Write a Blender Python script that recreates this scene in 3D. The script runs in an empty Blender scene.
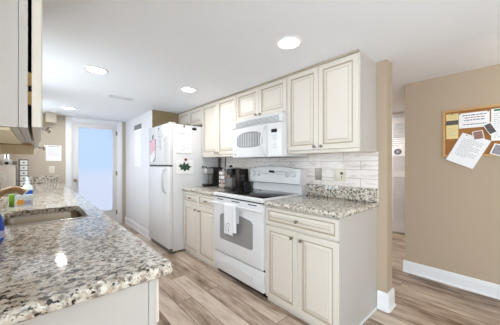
import bpy, bmesh, math, random
from mathutils import Vector, Matrix
random.seed(7)
S = bpy.context.scene
C = S.collection
PI = math.pi

# ------------------------------------------------------------------ camera, world, lights, exposure
cam = bpy.data.cameras.new('camera'); cam_o = bpy.data.objects.new('camera', cam); C.objects.link(cam_o)
cam_o.location = (0, 0, 1.235); cam_o.rotation_euler = (PI/2, 0, -math.radians(41.934))
cam.sensor_width = 36.0; cam.lens = 236/500*36; cam.shift_y = 0.003; cam.clip_start = 0.02
S.camera = cam_o
SKY, LOWER_GLOW = 5.8, 5.4
W = bpy.data.worlds.new('world'); S.world = W; W.use_nodes = True
# pale sky; the lower half glows too, added to light the ceiling
_n, _l = W.node_tree.nodes, W.node_tree.links
_tc = _n.new('ShaderNodeTexCoord'); _sx = _n.new('ShaderNodeSeparateXYZ'); _l.new(_tc.outputs['Generated'], _sx.inputs[0])
_mr = _n.new('ShaderNodeMapRange'); _mr.inputs[1].default_value = -.06; _mr.inputs[2].default_value = .06
_mr.inputs[3].default_value = LOWER_GLOW; _mr.inputs[4].default_value = SKY; _l.new(_sx.outputs['Z'], _mr.inputs[0])
_n['Background'].inputs[0].default_value = (0.80, 0.92, 1.0, 1); _l.new(_mr.outputs[0], _n['Background'].inputs[1])
S.view_settings.view_transform = 'Standard'; S.view_settings.look = 'None'
S.view_settings.gamma = 1; S.view_settings.use_curve_mapping = False
S.view_settings.exposure = 0.62
try:
    S.cycles.use_denoising = True; S.cycles.max_bounces = 10; S.cycles.diffuse_bounces = 6; S.cycles.sample_clamp_indirect = 4
except Exception: pass
CAN_W = 3.6
FILL_GLOBE = 11.0

# ------------------------------------------------------------------ material helpers
def lin(c):
    return tuple(((v/255)/12.92 if v/255 <= .04045 else (((v/255)+.055)/1.055)**2.4) for v in c) + (1,)
def newmat(n):
    m = bpy.data.materials.new(n); m.use_nodes = True
    return m, m.node_tree.nodes, m.node_tree.links, m.node_tree.nodes['Principled BSDF']
def mat(n, rgb, rough=.5, metal=0, bump=0, bscale=60, var=0, vscale=4, spec=None, trans=0, coat=0):
    m, N, L, b = newmat(n)
    col = lin(rgb)
    b.inputs['Base Color'].default_value = col; b.inputs['Roughness'].default_value = rough; b.inputs['Metallic'].default_value = metal
    if spec is not None: b.inputs['Specular IOR Level'].default_value = spec
    if trans: b.inputs['Transmission Weight'].default_value = trans
    if coat: b.inputs['Coat Weight'].default_value = coat; b.inputs['Coat Roughness'].default_value = .08
    tc = N.new('ShaderNodeTexCoord')
    nz = N.new('ShaderNodeTexNoise'); nz.inputs['Scale'].default_value = vscale; nz.inputs['Detail'].default_value = 3
    L.new(tc.outputs['Object'], nz.inputs['Vector'])
    mx = N.new('ShaderNodeMix'); mx.data_type = 'RGBA'
    v = var or .02
    mx.inputs[6].default_value = tuple(c*(1-v) for c in col[:3]) + (1,)
    mx.inputs[7].default_value = tuple(min(1, c*(1+v)) for c in col[:3]) + (1,)
    L.new(nz.outputs['Fac'], mx.inputs[0]); L.new(mx.outputs[2], b.inputs['Base Color'])
    if bump:
        n2 = N.new('ShaderNodeTexNoise'); n2.inputs['Scale'].default_value = bscale
        L.new(tc.outputs['Object'], n2.inputs['Vector'])
        bp = N.new('ShaderNodeBump'); bp.inputs['Strength'].default_value = bump; bp.inputs['Distance'].default_value = .002
        L.new(n2.outputs['Fac'], bp.inputs['Height']); L.new(bp.outputs['Normal'], b.inputs['Normal'])
    return m
def emit(n, rgb, strength):
    m, N, L, b = newmat(n)
    b.inputs['Base Color'].default_value = lin(rgb)
    b.inputs['Emission Color'].default_value = lin(rgb); b.inputs['Emission Strength'].default_value = strength
    return m
def ramp(N, stops, interp='LINEAR'):
    r = N.new('ShaderNodeValToRGB'); r.color_ramp.interpolation = interp
    el = r.color_ramp.elements
    while len(el) > len(stops): el.remove(el[-1])
    while len(el) < len(stops): el.new(1)
    for e, (p, c) in zip(el, stops): e.position = p; e.color = c if len(c) == 4 else lin(c)
    return r

def granite():
    m, N, L, b = newmat('granite')
    tc = N.new('ShaderNodeTexCoord')
    def noise(s, d=4, r=.6):
        n = N.new('ShaderNodeTexNoise'); n.inputs['Scale'].default_value = s; n.inputs['Detail'].default_value = d; n.inputs['Roughness'].default_value = r
        L.new(tc.outputs['Object'], n.inputs['Vector']); return n
    def mix(f, a, c):
        x = N.new('ShaderNodeMix'); x.data_type = 'RGBA'
        L.new(f, x.inputs[0])
        if isinstance(a, tuple): x.inputs[6].default_value = a
        else: L.new(a, x.inputs[6])
        if isinstance(c, tuple): x.inputs[7].default_value = c
        else: L.new(c, x.inputs[7])
        return x.outputs[2]
    # pale crystals of white, grey and tan
    vo = N.new('ShaderNodeTexVoronoi'); vo.inputs['Scale'].default_value = 90; vo.inputs['Randomness'].default_value = 1
    nw = noise(50, 2)
    ad = N.new('ShaderNodeMix'); ad.data_type = 'VECTOR'; ad.inputs[0].default_value = .025
    L.new(tc.outputs['Object'], ad.inputs[4]); L.new(nw.outputs['Color'], ad.inputs[5]); L.new(ad.outputs[1], vo.inputs['Vector'])
    r1 = ramp(N, [(0, (176, 164, 149)), (.35, (216, 209, 199)), (.65, (184, 167, 146)), (.85, (230, 226, 218))])
    sep = N.new('ShaderNodeSeparateColor'); L.new(vo.outputs['Color'], sep.inputs[0]); L.new(sep.outputs[0], r1.inputs[0])
    base = r1.outputs[0]
    nt = noise(44, 4); rt = ramp(N, [(.55, (0, 0, 0, 1)), (.66, (.6, .6, .6, 1))]); L.new(nt.outputs['Fac'], rt.inputs[0])
    base = mix(rt.outputs[0], base, lin((158, 137, 112)))
    nw2 = noise(24, 3, .55); rw = ramp(N, [(.50, (0, 0, 0, 1)), (.58, (.6, .6, .6, 1))]); L.new(nw2.outputs['Fac'], rw.inputs[0])
    base = mix(rw.outputs[0], base, lin((228, 222, 213)))
    ng = noise(46, 4); rg = ramp(N, [(.53, (0, 0, 0, 1)), (.60, (.85, .85, .85, 1))]); L.new(ng.outputs['Fac'], rg.inputs[0])
    base = mix(rg.outputs[0], base, lin((118, 109, 100)))
    nk = noise(62, 4, .62); rk = ramp(N, [(.57, (0, 0, 0, 1)), (.60, (1, 1, 1, 1))]); L.new(nk.outputs['Fac'], rk.inputs[0])
    base = mix(rk.outputs[0], base, lin((34, 31, 30)))
    L.new(base, b.inputs['Base Color']); b.inputs['Roughness'].default_value = .07; b.inputs['Specular IOR Level'].default_value = .55
    return m

def planks():
    m, N, L, b = newmat('wood_planks')
    tc = N.new('ShaderNodeTexCoord'); sx = N.new('ShaderNodeSeparateXYZ'); L.new(tc.outputs['Object'], sx.inputs[0])
    cb = N.new('ShaderNodeCombineXYZ'); L.new(sx.outputs['Y'], cb.inputs['X']); L.new(sx.outputs['X'], cb.inputs['Y'])
    br = N.new('ShaderNodeTexBrick'); L.new(cb.outputs[0], br.inputs['Vector'])
    br.inputs['Color1'].default_value = (0, 0, 0, 1); br.inputs['Color2'].default_value = (1, 1, 1, 1); br.inputs['Mortar'].default_value = (.5, .5, .5, 1)
    br.inputs['Scale'].default_value = 1; br.inputs['Brick Width'].default_value = 1.22; br.inputs['Row Height'].default_value = .152
    br.inputs['Mortar Size'].default_value = .0022; br.inputs['Mortar Smooth'].default_value = .1; br.offset = .37
    mp = N.new('ShaderNodeMapping'); mp.inputs['Scale'].default_value = (1.9, 10, 1); L.new(cb.outputs[0], mp.inputs['Vector'])
    addv = N.new('ShaderNodeVectorMath'); addv.operation = 'MULTIPLY_ADD'; addv.inputs[1].default_value = (7, 7, 7)
    L.new(br.outputs['Color'], addv.inputs[0]); L.new(mp.outputs[0], addv.inputs[2])
    nz = N.new('ShaderNodeTexNoise'); nz.inputs['Scale'].default_value = 1.6; nz.inputs['Detail'].default_value = 6; nz.inputs['Roughness'].default_value = .62
    L.new(addv.outputs[0], nz.inputs['Vector'])
    sep = N.new('ShaderNodeSeparateColor'); L.new(br.outputs['Color'], sep.inputs[0])
    mm = N.new('ShaderNodeMath'); mm.operation = 'MULTIPLY_ADD'; mm.inputs[1].default_value = .30
    ms = N.new('ShaderNodeMath'); ms.operation = 'MULTIPLY'; ms.inputs[1].default_value = .85
    L.new(nz.outputs['Fac'], ms.inputs[0]); L.new(sep.outputs[0], mm.inputs[0]); L.new(ms.outputs[0], mm.inputs[2])
    rp = ramp(N, [(.30, (90, 70, 55)), (.42, (146, 123, 104)), (.56, (188, 168, 150)), (.74, (216, 200, 184))])
    L.new(mm.outputs[0], rp.inputs[0])
    mx = N.new('ShaderNodeMix'); mx.data_type = 'RGBA'; L.new(br.outputs['Fac'], mx.inputs[0]); L.new(rp.outputs[0], mx.inputs[6]); mx.inputs[7].default_value = lin((82, 68, 56))
    L.new(mx.outputs[2], b.inputs['Base Color']); b.inputs['Roughness'].default_value = .38; b.inputs['Specular IOR Level'].default_value = .35
    bp = N.new('ShaderNodeBump'); bp.inputs['Strength'].default_value = .12; bp.inputs['Distance'].default_value = .002
    L.new(nz.outputs['Fac'], bp.inputs['Height']); L.new(bp.outputs[0], b.inputs['Normal'])
    return m

def marble_tile():
    m, N, L, b = newmat('marble_tile')
    tc = N.new('ShaderNodeTexCoord'); sx = N.new('ShaderNodeSeparateXYZ'); L.new(tc.outputs['Object'], sx.inputs[0])
    cb = N.new('ShaderNodeCombineXYZ'); L.new(sx.outputs['Y'], cb.inputs['X']); L.new(sx.outputs['Z'], cb.inputs['Y'])
    br = N.new('ShaderNodeTexBrick'); L.new(cb.outputs[0], br.inputs['Vector'])
    br.inputs['Color1'].default_value = (0, 0, 0, 1); br.inputs['Color2'].default_value = (1, 1, 1, 1); br.inputs['Mortar'].default_value = (.5, .5, .5, 1)
    br.inputs['Scale'].default_value = 1; br.inputs['Brick Width'].default_value = .40; br.inputs['Row Height'].default_value = .080
    br.inputs['Mortar Size'].default_value = .0018; br.inputs['Mortar Smooth'].default_value = .1; br.offset = .6
    mp = N.new('ShaderNodeMapping'); mp.inputs['Scale'].default_value = (3.5, 16, 1); mp.inputs['Rotation'].default_value = (0, 0, .18); L.new(cb.outputs[0], mp.inputs['Vector'])
    addv = N.new('ShaderNodeVectorMath'); addv.operation = 'MULTIPLY_ADD'; addv.inputs[1].default_value = (5, 5, 5)
    L.new(br.outputs['Color'], addv.inputs[0]); L.new(mp.outputs[0], addv.inputs[2])
    nz = N.new('ShaderNodeTexNoise'); nz.inputs['Scale'].default_value = 1.5; nz.inputs['Detail'].default_value = 4; nz.inputs['Distortion'].default_value = .6
    L.new(addv.outputs[0], nz.inputs['Vector'])
    rp = ramp(N, [(.30, (214, 203, 197)), (.45, (236, 227, 223)), (.55, (242, 235, 232)), (.66, (224, 213, 208))]); L.new(nz.outputs['Fac'], rp.inputs[0])
    mx = N.new('ShaderNodeMix'); mx.data_type = 'RGBA'; L.new(br.outputs['Fac'], mx.inputs[0]); L.new(rp.outputs[0], mx.inputs[6]); mx.inputs[7].default_value = lin((170, 160, 150))
    L.new(mx.outputs[2], b.inputs['Base Color']); b.inputs['Roughness'].default_value = .22
    return m

def door_glass():
    m, N, L, b = newmat('patterned_daylit_glass')
    tc = N.new('ShaderNodeTexCoord'); sx = N.new('ShaderNodeSeparateXYZ'); L.new(tc.outputs['Object'], sx.inputs[0])
    # rows of little waves pressed into the glass
    def math_(op, a, bb=None, c=None):
        n = N.new('ShaderNodeMath'); n.operation = op
        for i, v in enumerate((a, bb, c)):
            if v is None: continue
            if isinstance(v, (int, float)): n.inputs[i].default_value = v
            else: L.new(v, n.inputs[i])
        return n.outputs[0]
    pp = math_('PINGPONG', sx.outputs['X'], .036)
    ph = math_('MULTIPLY_ADD', pp, 1.0, sx.outputs['Z'])
    sn = math_('SINE', math_('MULTIPLY', ph, 2*PI/.046))
    wv = math_('MULTIPLY_ADD', sn, .5, .5)
    # upper part looks on to blue sky, lower on to pale ground
    gr = N.new('ShaderNodeMapRange'); gr.inputs[1].default_value = .95; gr.inputs[2].default_value = 1.20; L.new(sx.outputs['Z'], gr.inputs[0])
    up = N.new('ShaderNodeMix'); up.data_type = 'RGBA'; L.new(wv, up.inputs[0]); up.inputs[6].default_value = lin((168, 202, 242)); up.inputs[7].default_value = lin((205, 226, 252))
    dn = N.new('ShaderNodeMix'); dn.data_type = 'RGBA'; L.new(wv, dn.inputs[0]); dn.inputs[6].default_value = lin((198, 211, 240)); dn.inputs[7].default_value = lin((222, 230, 248))
    mx = N.new('ShaderNodeMix'); mx.data_type = 'RGBA'; L.new(gr.outputs[0], mx.inputs[0]); L.new(dn.outputs[2], mx.inputs[6]); L.new(up.outputs[2], mx.inputs[7])
    b.inputs['Base Color'].default_value = lin((60, 70, 80)); b.inputs['Roughness'].default_value = .3
    L.new(mx.outputs[2], b.inputs['Emission Color']); b.inputs['Emission Strength'].default_value = .62
    return m

M = dict(
    granite=granite(), planks=planks(), tile=marble_tile(), doorglass=door_glass(),
    tan=mat('tan_wall_paint', (184, 166, 145), .8, bump=.12, bscale=250),
    beige=mat('beige_wall_paint', (190, 179, 163), .8, bump=.12, bscale=250),
    olive=mat('olive_tan_wall_paint', (152, 133, 98), .8),
    white_wall=mat('white_satin_wall_paint', (238, 238, 241), .2),
    ceil=mat('white_ceiling_paint', (243, 245, 250), .9, bump=.1, bscale=200),
    hallceil=mat('lifted_white_ceiling_paint', (246, 248, 253), .9, bump=.1, bscale=200),  # albedo lifted to make the hall ceiling look brighter lit
    trim=mat('white_gloss_trim', (238, 239, 243), .35),
    door_paint=mat('pale_grey_door_paint', (222, 220, 222), .4),
    cab=mat('cream_cabinet_paint', (224, 216, 207), .36, var=.012),
    glaze=mat('umber_glaze_line', (184, 170, 150), .5),
    cabin=mat('cabinet_shell_paint', (220, 215, 207), .4),
    panel=mat('end_panel_darkened', (196, 191, 187), .4),  # off-white darkened to offset strong light on the end faces
    raw=mat('raw_maple_ply', (252, 238, 208), .55, var=.08, vscale=12),
    raw2=mat('orange_ply', (186, 138, 84), .55, var=.1, vscale=12),
    dark=mat('dark_gap', (26, 22, 18), .6),
    nickel=mat('satin_nickel', (148, 140, 128), .3, metal=1),
    chrome=mat('chrome', (205, 203, 200), .15, metal=1),
    steel=mat('brushed_stainless_steel', (146, 135, 122), .28, metal=1, bump=.05, bscale=120),
    bronze=mat('champagne_nickel', (222, 196, 160), .28, metal=1),
    appl=mat('white_appliance_enamel', (228, 228, 231), .22),
    appl_tex=mat('white_textured_appliance_side', (228, 229, 233), .38, bump=.12, bscale=350),
    applgrey=mat('pale_grey_plastic_and_shade', (200, 200, 203), .4),
    vent=mat('vent_shadow_grey', (120, 120, 123), .5),
    ovenglass=mat('grey_oven_glass', (150, 149, 149), .12),
    rackline=mat('oven_rack_grey', (128, 127, 127), .3),
    mwglass=mat('speckled_microwave_glass', (150, 150, 153), .16),
    blackglass=mat('black_ceramic_glass', (24, 22, 23), .06, spec=.12),
    ring=mat('burner_ring_grey', (70, 68, 68), .2),
    display=mat('black_display', (18, 20, 20), .15),
    blackpl=mat('black_plastic', (22, 20, 19), .3),
    brownpl=mat('dark_brown_plastic', (40, 30, 25), .3),
    greypl=mat('grey_plastic', (112, 110, 110), .35),
    silverpl=mat('silver_plastic', (178, 176, 174), .3, metal=.4),
    paper=mat('white_paper', (246, 246, 249), .85),
    yellow=mat('pale_yellow_paper', (240, 222, 160), .85),
    ink=mat('grey_ink', (176, 176, 186), .8),
    inkd=mat('dark_ink', (116, 116, 132), .8),
    inkr=mat('reddish_ink', (168, 120, 128), .8),
    green=mat('green_print', (44, 78, 58), .8, var=.35, vscale=90),
    greenbar=mat('green_header', (40, 112, 62), .8),
    photo=mat('dark_photo_print', (84, 78, 76), .5, var=.7, vscale=60),
    photo2=mat('brown_photo_print', (150, 112, 98), .5, var=.55, vscale=70),
    photo3=mat('grey_photo_print', (150, 146, 152), .5, var=.6, vscale=80),
    red=mat('dark_red_plastic', (120, 22, 26), .4),
    pink=mat('pink_cloth', (224, 184, 198), .9, var=.08, vscale=60),
    cloth=mat('white_cotton', (238, 238, 242), .95, bump=.25, bscale=300),
    embroid=mat('grey_embroidery', (120, 120, 128), .9),
    greycloth=mat('pale_grey_sheet', (222, 223, 228), .8),
    cork=mat('cork', (164, 112, 62), .9, var=.22, vscale=180, bump=.3, bscale=200),
    oak=mat('pale_oak_frame', (206, 166, 112), .5, var=.12, vscale=20),
    plate=mat('ivory_plate', (226, 218, 204), .4),
    plated=mat('steel_switch_plate', (176, 168, 160), .35, metal=.6),
    slot=mat('dark_slot', (66, 58, 52), .5),
    blue=mat('blue_liquid_plastic', (52, 84, 190), .2),
    bluelab=mat('blue_label', (36, 92, 190), .5),
    clear=mat('clear_plastic', (226, 236, 242), .15, spec=.6),
    orange=mat('orange_label', (244, 178, 74), .6),
    lime=mat('green_sponge', (130, 178, 58), .9, bump=.3, bscale=150),
    lav=mat('lavender_label', (176, 178, 214), .6),
    white=mat('white_plastic', (236, 234, 232), .4),
    cream=mat('cream_plastic', (232, 224, 214), .45),
    sage=mat('sage_grey_card', (150, 148, 132), .7),
    lamp=emit('lamp_diffuser_glow', (255, 252, 246), 6.0),
    cup=mat('coffee_pod_foil', (206, 186, 170), .4, var=.3, vscale=40),
    louv=mat('white_louvre_paint', (232, 232, 234), .5),
    brass=mat('antique_brass', (120, 96, 60), .35, metal=1),
)

# ------------------------------------------------------------------ mesh helpers
def bx(bm, x0, x1, y0, y1, z0, z1, bev=0, seg=2, mi=0):
    x0, x1 = min(x0, x1), max(x0, x1); y0, y1 = min(y0, y1), max(y0, y1); z0, z1 = min(z0, z1), max(z0, z1)
    t = bmesh.new()
    bmesh.ops.create_cube(t, size=1)
    for v in t.verts:
        v.co = Vector(((v.co.x+.5)*(x1-x0)+x0, (v.co.y+.5)*(y1-y0)+y0, (v.co.z+.5)*(z1-z0)+z0))
    if bev:
        bev = min(bev, .49*min(x1-x0, y1-y0, z1-z0))
        bmesh.ops.bevel(t, geom=list(t.edges), offset=bev, segments=seg, affect='EDGES', profile=.5)
    for f in t.faces: f.material_index = mi
    merge(bm, t)
def merge(bm, t, mx=None):
    if mx is not None: bmesh.ops.transform(t, matrix=mx, verts=t.verts)
    me = bpy.data.meshes.new('tmp'); t.to_mesh(me); bm.from_mesh(me); bpy.data.meshes.remove(me); t.free()
AX = {'z': Matrix(), 'x': Matrix.Rotation(PI/2, 4, 'Y'), '-x': Matrix.Rotation(-PI/2, 4, 'Y'), 'y': Matrix.Rotation(-PI/2, 4, 'X'), '-y': Matrix.Rotation(PI/2, 4, 'X'), '-z': Matrix.Rotation(PI, 4, 'X')}
def lathe(bm, prof, at, axis='z', n=20, mi=0, scale=None, caps=True):
    """prof: (radius, height) along the axis, starting at the base point `at`"""
    t = bmesh.new(); rings = []
    for r, h in prof:
        if r < 1e-6: rings.append([t.verts.new((0, 0, h))])
        else: rings.append([t.verts.new((r*math.cos(2*PI*i/n), r*math.sin(2*PI*i/n), h)) for i in range(n)])
    for a, c in zip(rings, rings[1:]):
        for i in range(n):
            j = (i+1) % n
            if len(a) == 1 and len(c) == 1: continue
            if len(a) == 1: f = t.faces.new((a[0], c[i], c[j]))
            elif len(c) == 1: f = t.faces.new((a[i], a[j], c[0]))
            else: f = t.faces.new((a[i], a[j], c[j], c[i]))
            f.material_index = mi
    if caps and len(rings[0]) > 1: t.faces.new(rings[0][::-1]).material_index = mi
    if caps and len(rings[-1]) > 1: t.faces.new(rings[-1]).material_index = mi
    bmesh.ops.recalc_face_normals(t, faces=t.faces)
    m = Matrix.Translation(at) @ AX[axis]
    if scale: m = m @ Matrix.Diagonal((*scale, 1))
    merge(bm, t, m)
def tube(bm, pts, r, n=10, mi=0):
    pts = [Vector(p) for p in pts]; k = len(pts)
    rs = r if isinstance(r, (list, tuple)) else [r]*k
    t = bmesh.new(); rings = []; up = None
    for i, p in enumerate(pts):
        d = (pts[min(i+1, k-1)] - pts[max(i-1, 0)]).normalized()
        if up is None: up = Vector((0, 0, 1)) if abs(d.z) < .9 else Vector((0, 1, 0))
        s = d.cross(up).normalized(); up = s.cross(d).normalized()
        rings.append([t.verts.new(p + rs[i]*(math.cos(2*PI*a/n)*s + math.sin(2*PI*a/n)*up)) for a in range(n)])
    for a, c in zip(rings, rings[1:]):
        for i in range(n): t.faces.new((a[i], a[(i+1) % n], c[(i+1) % n], c[i])).material_index = mi
    t.faces.new(rings[0][::-1]); t.faces.new(rings[-1])
    bmesh.ops.recalc_face_normals(t, faces=t.faces)
    merge(bm, t)
def smooth_path(pts, n=6):
    pts = [Vector(p) for p in pts]; out = []
    P = [pts[0]] + pts + [pts[-1]]
    for i in range(1, len(P)-2):
        a, b, c, d = P[i-1:i+3]
        for k in range(n):
            t = k/n
            out.append(.5*((2*b) + (c-a)*t + (2*a-5*b+4*c-d)*t*t + (3*b-a-3*c+d)*t**3))
    out.append(pts[-1]); return out
def poly_prism(bm, pts, depth_vec, mi=0):
    """closed outline pts (3D, planar) swept by depth_vec"""
    t = bmesh.new(); d = Vector(depth_vec)
    a = [t.verts.new(p) for p in pts]; b = [t.verts.new(Vector(p)+d) for p in pts]
    t.faces.new(a); t.faces.new(b[::-1])
    for i in range(len(a)): t.faces.new((a[i], b[i], b[(i+1) % len(a)], a[(i+1) % len(a)]))
    bmesh.ops.recalc_face_normals(t, faces=t.faces)
    for f in t.faces: f.material_index = mi
    merge(bm, t)
def rrect(x0, x1, y0, y1, r, n=6):
    out = []
    for cx, cy, a0 in ((x1-r, y1-r, 0), (x0+r, y1-r, PI/2), (x0+r, y0+r, PI), (x1-r, y0+r, 3*PI/2)):
        for i in range(n+1):
            a = a0 + PI/2*i/n; out.append((cx+r*math.cos(a), cy+r*math.sin(a)))
    return out
def ringloft(bm, rings, caps=(True, True), mi=0):
    t = bmesh.new(); R = [[t.verts.new(p) for p in r] for r in rings]
    for a, c in zip(R, R[1:]):
        for i in range(len(a)): t.faces.new((a[i], a[(i+1) % len(a)], c[(i+1) % len(a)], c[i]))
    if caps[0]: t.faces.new(R[0][::-1])
    if caps[1]: t.faces.new(R[-1])
    bmesh.ops.recalc_face_normals(t, faces=t.faces)
    for f in t.faces: f.material_index = mi
    merge(bm, t)
ORG = {}
def obj(name, bm, mats, parent=None, smooth=35, origin=None):
    """ONE mesh object; vertices are given in world coordinates"""
    me = bpy.data.meshes.new(name)
    if parent is not None: o0 = ORG[parent.name]
    elif origin is not None: o0 = Vector(origin)
    else:
        lo = [min(v.co[i] for v in bm.verts) for i in range(3)]; hi = [max(v.co[i] for v in bm.verts) for i in range(3)]
        o0 = Vector(((lo[0]+hi[0])/2, (lo[1]+hi[1])/2, lo[2]))
    for v in bm.verts: v.co -= o0
    bm.to_mesh(me); bm.free()
    for m in (mats if isinstance(mats, (list, tuple)) else [mats]): me.materials.append(M[m] if isinstance(m, str) else m)
    if smooth:
        for p in me.polygons: p.use_smooth = True
        me.set_sharp_from_angle(angle=math.radians(smooth))
    o = bpy.data.objects.new(name, me); C.objects.link(o)
    if parent is not None: o.parent = parent
    else: o.location = o0
    ORG[o.name] = o0
    return o
def thing(name, label, cat, loc, group=None):
    o = bpy.data.objects.new(name, None); C.objects.link(o); o.location = loc; o.empty_display_size = .05
    o['label'] = label; o['category'] = cat
    if group: o['group'] = group
    ORG[o.name] = Vector(loc); return o
def tag(o, label, cat, group=None):
    o['label'] = label; o['category'] = cat
    if group: o['group'] = group
    return o
def struct(name, bm, mats, parent=None, smooth=35, origin=None):
    o = obj(name, bm, mats, parent, smooth, origin)
    if parent is None: o['kind'] = 'structure'
    return o
def B(*boxes):
    bm = bmesh.new()
    for b in boxes: bx(bm, *b)
    return bm

# ------------------------------------------------------------------ room dimensions
ZC, ZH = 2.115, 2.152            # kitchen and hall ceilings
XL, XW, XH = -.33, 2.18, 2.303   # left wall, kitchen side of the cabinet wall, its hall side
YE, YB = .705, 5.45              # end of the cabinet wall, back wall
YF = -1.8                        # room ends behind the camera at an added wall
XB, YBE = 3.146, .83             # pin board wall and its far end

def wall_with_hole(axis, p0, p1, a0, a1, z0, z1, holes):
    """slab between p0..p1 on `axis`, with rectangular holes (a_lo, a_hi, z_lo, z_hi)"""
    bm = bmesh.new()
    def put(u0, u1, w0, w1):
        if u1-u0 < 1e-4 or w1-w0 < 1e-4: return
        if axis == 'x': bx(bm, p0, p1, u0, u1, w0, w1)
        else: bx(bm, u0, u1, p0, p1, w0, w1)
    cur = a0
    for h in sorted(holes):
        put(cur, h[0], z0, z1); put(h[0], h[1], z0, h[2]); put(h[0], h[1], h[3], z1); cur = h[1]
    put(cur, a1, z0, z1); return bm

struct('floor', B((XL-.15, 5.0, YF, YB+.15, -.06, 0)), 'planks', origin=(0, 0, 0), smooth=0)
struct('ceiling', B((XL-.15, XH, YF, YB+.15, ZC, ZC+.16)), 'ceil', smooth=0)
struct('ceiling_hall', B((XH, 5.0, YF, 3.2, ZH, ZH+.12)), 'hallceil', smooth=0)
FILL_WIN = (2.40, 3.40, 1.10, 1.86)
FILL_WIN2 = (4.36, 4.92, 1.20, 1.97)
struct('wall_left', wall_with_hole('x', XL-.15, XL, YF, YB, 0, ZC, [(-1.75, -.10, .05, 2.04), FILL_WIN, FILL_WIN2]), 'beige', smooth=0)  # large opening behind the camera also added for daylight
DX0, DX1, DZ = .452, 1.228, 2.04   # garden door opening
struct('wall_back', wall_with_hole('y', YB, YB+.15, XL-.15, 1.375, 0, ZC, [(DX0, DX1, 0, DZ)]), 'beige', smooth=0)
bm = bmesh.new(); bx(bm, 1.375, XW, 3.90, YB+.15, 0, ZC)
for f in bm.faces: f.material_index = 1 if f.normal.x < -.5 or f.calc_center_median().x < 1.376 else 0
struct('wall_alcove', bm, ['olive', 'white_wall'], smooth=0)
struct('wall_right', B((XW, XH, YE, YB, 0, ZC)), 'tan', smooth=0)
struct('wall_hall', B((XB, 4.95, YF, YBE, 0, ZH)), 'tan', smooth=0)
struct('wall_far', B((4.80, 4.95, YBE, 3.2, 0, ZH)), 'tan', smooth=0)
struct('wall_light_block', wall_with_hole('y', YF-.15, YF, XL-.15, 3.146, 0, ZH, []), 'beige', smooth=0)  # unseen wall added to cut light on the cabinet end faces
struct('wall_north', B((XH, 4.80, 3.05, 3.2, 0, ZH)), 'tan', smooth=0)
# skirting boards: a board with a moulded cap and a shoe strip
def skirt(name, p, q, nrm, h=.128):
    p = Vector((*p, 0)); q = Vector((*q, 0)); n = Vector((*nrm, 0))
    prof = [(0, 0), (.026, 0), (.026, .010), (.016, .022), (.015, h-.030), (.012, h-.022), (.012, h-.012), (.005, h), (0, h)]
    bm = bmesh.new(); d = (q-p)
    poly_prism(bm, [p + n*a + Vector((0, 0, b)) for a, b in prof], d)
    return struct(name, bm, 'trim', smooth=0)
skirt('baseboard_hall', (XB, YF), (XB, YBE+.016), (-1, 0))
skirt('baseboard_hall_end', (XB-.016, YBE), (4.80, YBE), (0, 1))
skirt('baseboard_stub_end', (XW-.016, YE), (XH+.016, YE), (0, -1), .15)
skirt('baseboard_stub_side', (XW, YE-.016), (XW, .778), (-1, 0), .15)
skirt('baseboard_stub_back', (XH, YE-.016), (XH, 3.05), (1, 0), .15)
skirt('baseboard_passage', (1.375, 3.90), (1.375, YB), (-1, 0), .13)
# thin cream edge along the end of the stub wall and the tile border
# windows added out of view in the left wall, to let in daylight
for nm, w_ in (('fill_window_1', FILL_WIN), ('fill_window_2', FILL_WIN2)):
    bm = bmesh.new()
    y0, y1, z0, z1 = w_
    for b in ((y0-.06, y1+.06, z1, z1+.07), (y0-.06, y1+.06, z0-.07, z0), (y0-.06, y0, z0, z1), (y1, y1+.06, z0, z1)):
        bx(bm, XL-.02, XL+.012, b[0], b[1], b[2], b[3], .003)
    bx(bm, XL-.09, XL-.05, y0, y1, (z0+z1)/2-.018, (z0+z1)/2+.018); bx(bm, XL-.09, XL-.05, (y0+y1)/2-.02, (y0+y1)/2+.02, z0, z1)
    struct(nm, bm, 'trim')
# garden door in the back wall: casing is trim_1, leaf is door_1
bm = bmesh.new()
for b in ((DX0-.078, DX0, 0, ZC-.004), (DX1, DX1+.078, 0, ZC-.004), (DX0, DX1, DZ, ZC-.004)):
    bx(bm, b[0], b[1], YB-.02, YB+.001, b[2], b[3], .004)
for b in ((DX0, DX0+.016, 0, DZ), (DX1-.016, DX1, 0, DZ), (DX0, DX1, DZ-.016, DZ)):
    bx(bm, b[0], b[1], YB, YB+.12, b[2], b[3])
struct('trim_1', bm, 'trim')
gx0, gx1, gz0, gz1 = .556, 1.142, .30, 1.935
dy0, dy1 = YB+.012, YB+.055
bm = bmesh.new()
a0, a1 = DX0+.018, DX1-.018
bx(bm, a0, gx0, dy0, dy1, .012, DZ-.018); bx(bm, gx1, a1, dy0, dy1, .012, DZ-.018)
bx(bm, gx0, gx1, dy0, dy1, gz1, DZ-.018); bx(bm, gx0, gx1, dy0, dy1, .012, gz0)
door = struct('door_1', bm, 'door_paint', smooth=0)
bm = bmesh.new()
for b in ((gx0-.018, gx0+.012, gz0-.018, gz1+.018), (gx1-.012, gx1+.018, gz0-.018, gz1+.018), (gx0, gx1, gz1-.012, gz1+.018), (gx0, gx1, gz0-.018, gz0+.012)):
    bx(bm, b[0], b[1], dy0-.012, dy0+.004, b[2], b[3], .004)
struct('glass_bead', bm, 'door_paint', door)
struct('glass_pane', B((gx0, gx1, dy0+.016, dy0+.024, gz0, gz1)), 'doorglass', door, smooth=0)
bm = bmesh.new(); lathe(bm, [(.026, 0), (.026, .006), (.010, .012), (.010, .03), (.024, .038), (.029, .052), (.024, .064), (0, .068)], (DX0+.062, dy0, .93), '-y')
struct('door_knob', bm, 'nickel', door)
for hz in (1.82, 1.0, .2):
    bm = bmesh.new(); lathe(bm, [(.007, 0), (.007, .09)], (a1+.004, dy0-.006, hz)); bx(bm, a1-.02, a1+.01, dy0-.002, dy0+.002, hz, hz+.09)
    struct('hinge', bm, 'nickel', door)
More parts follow.
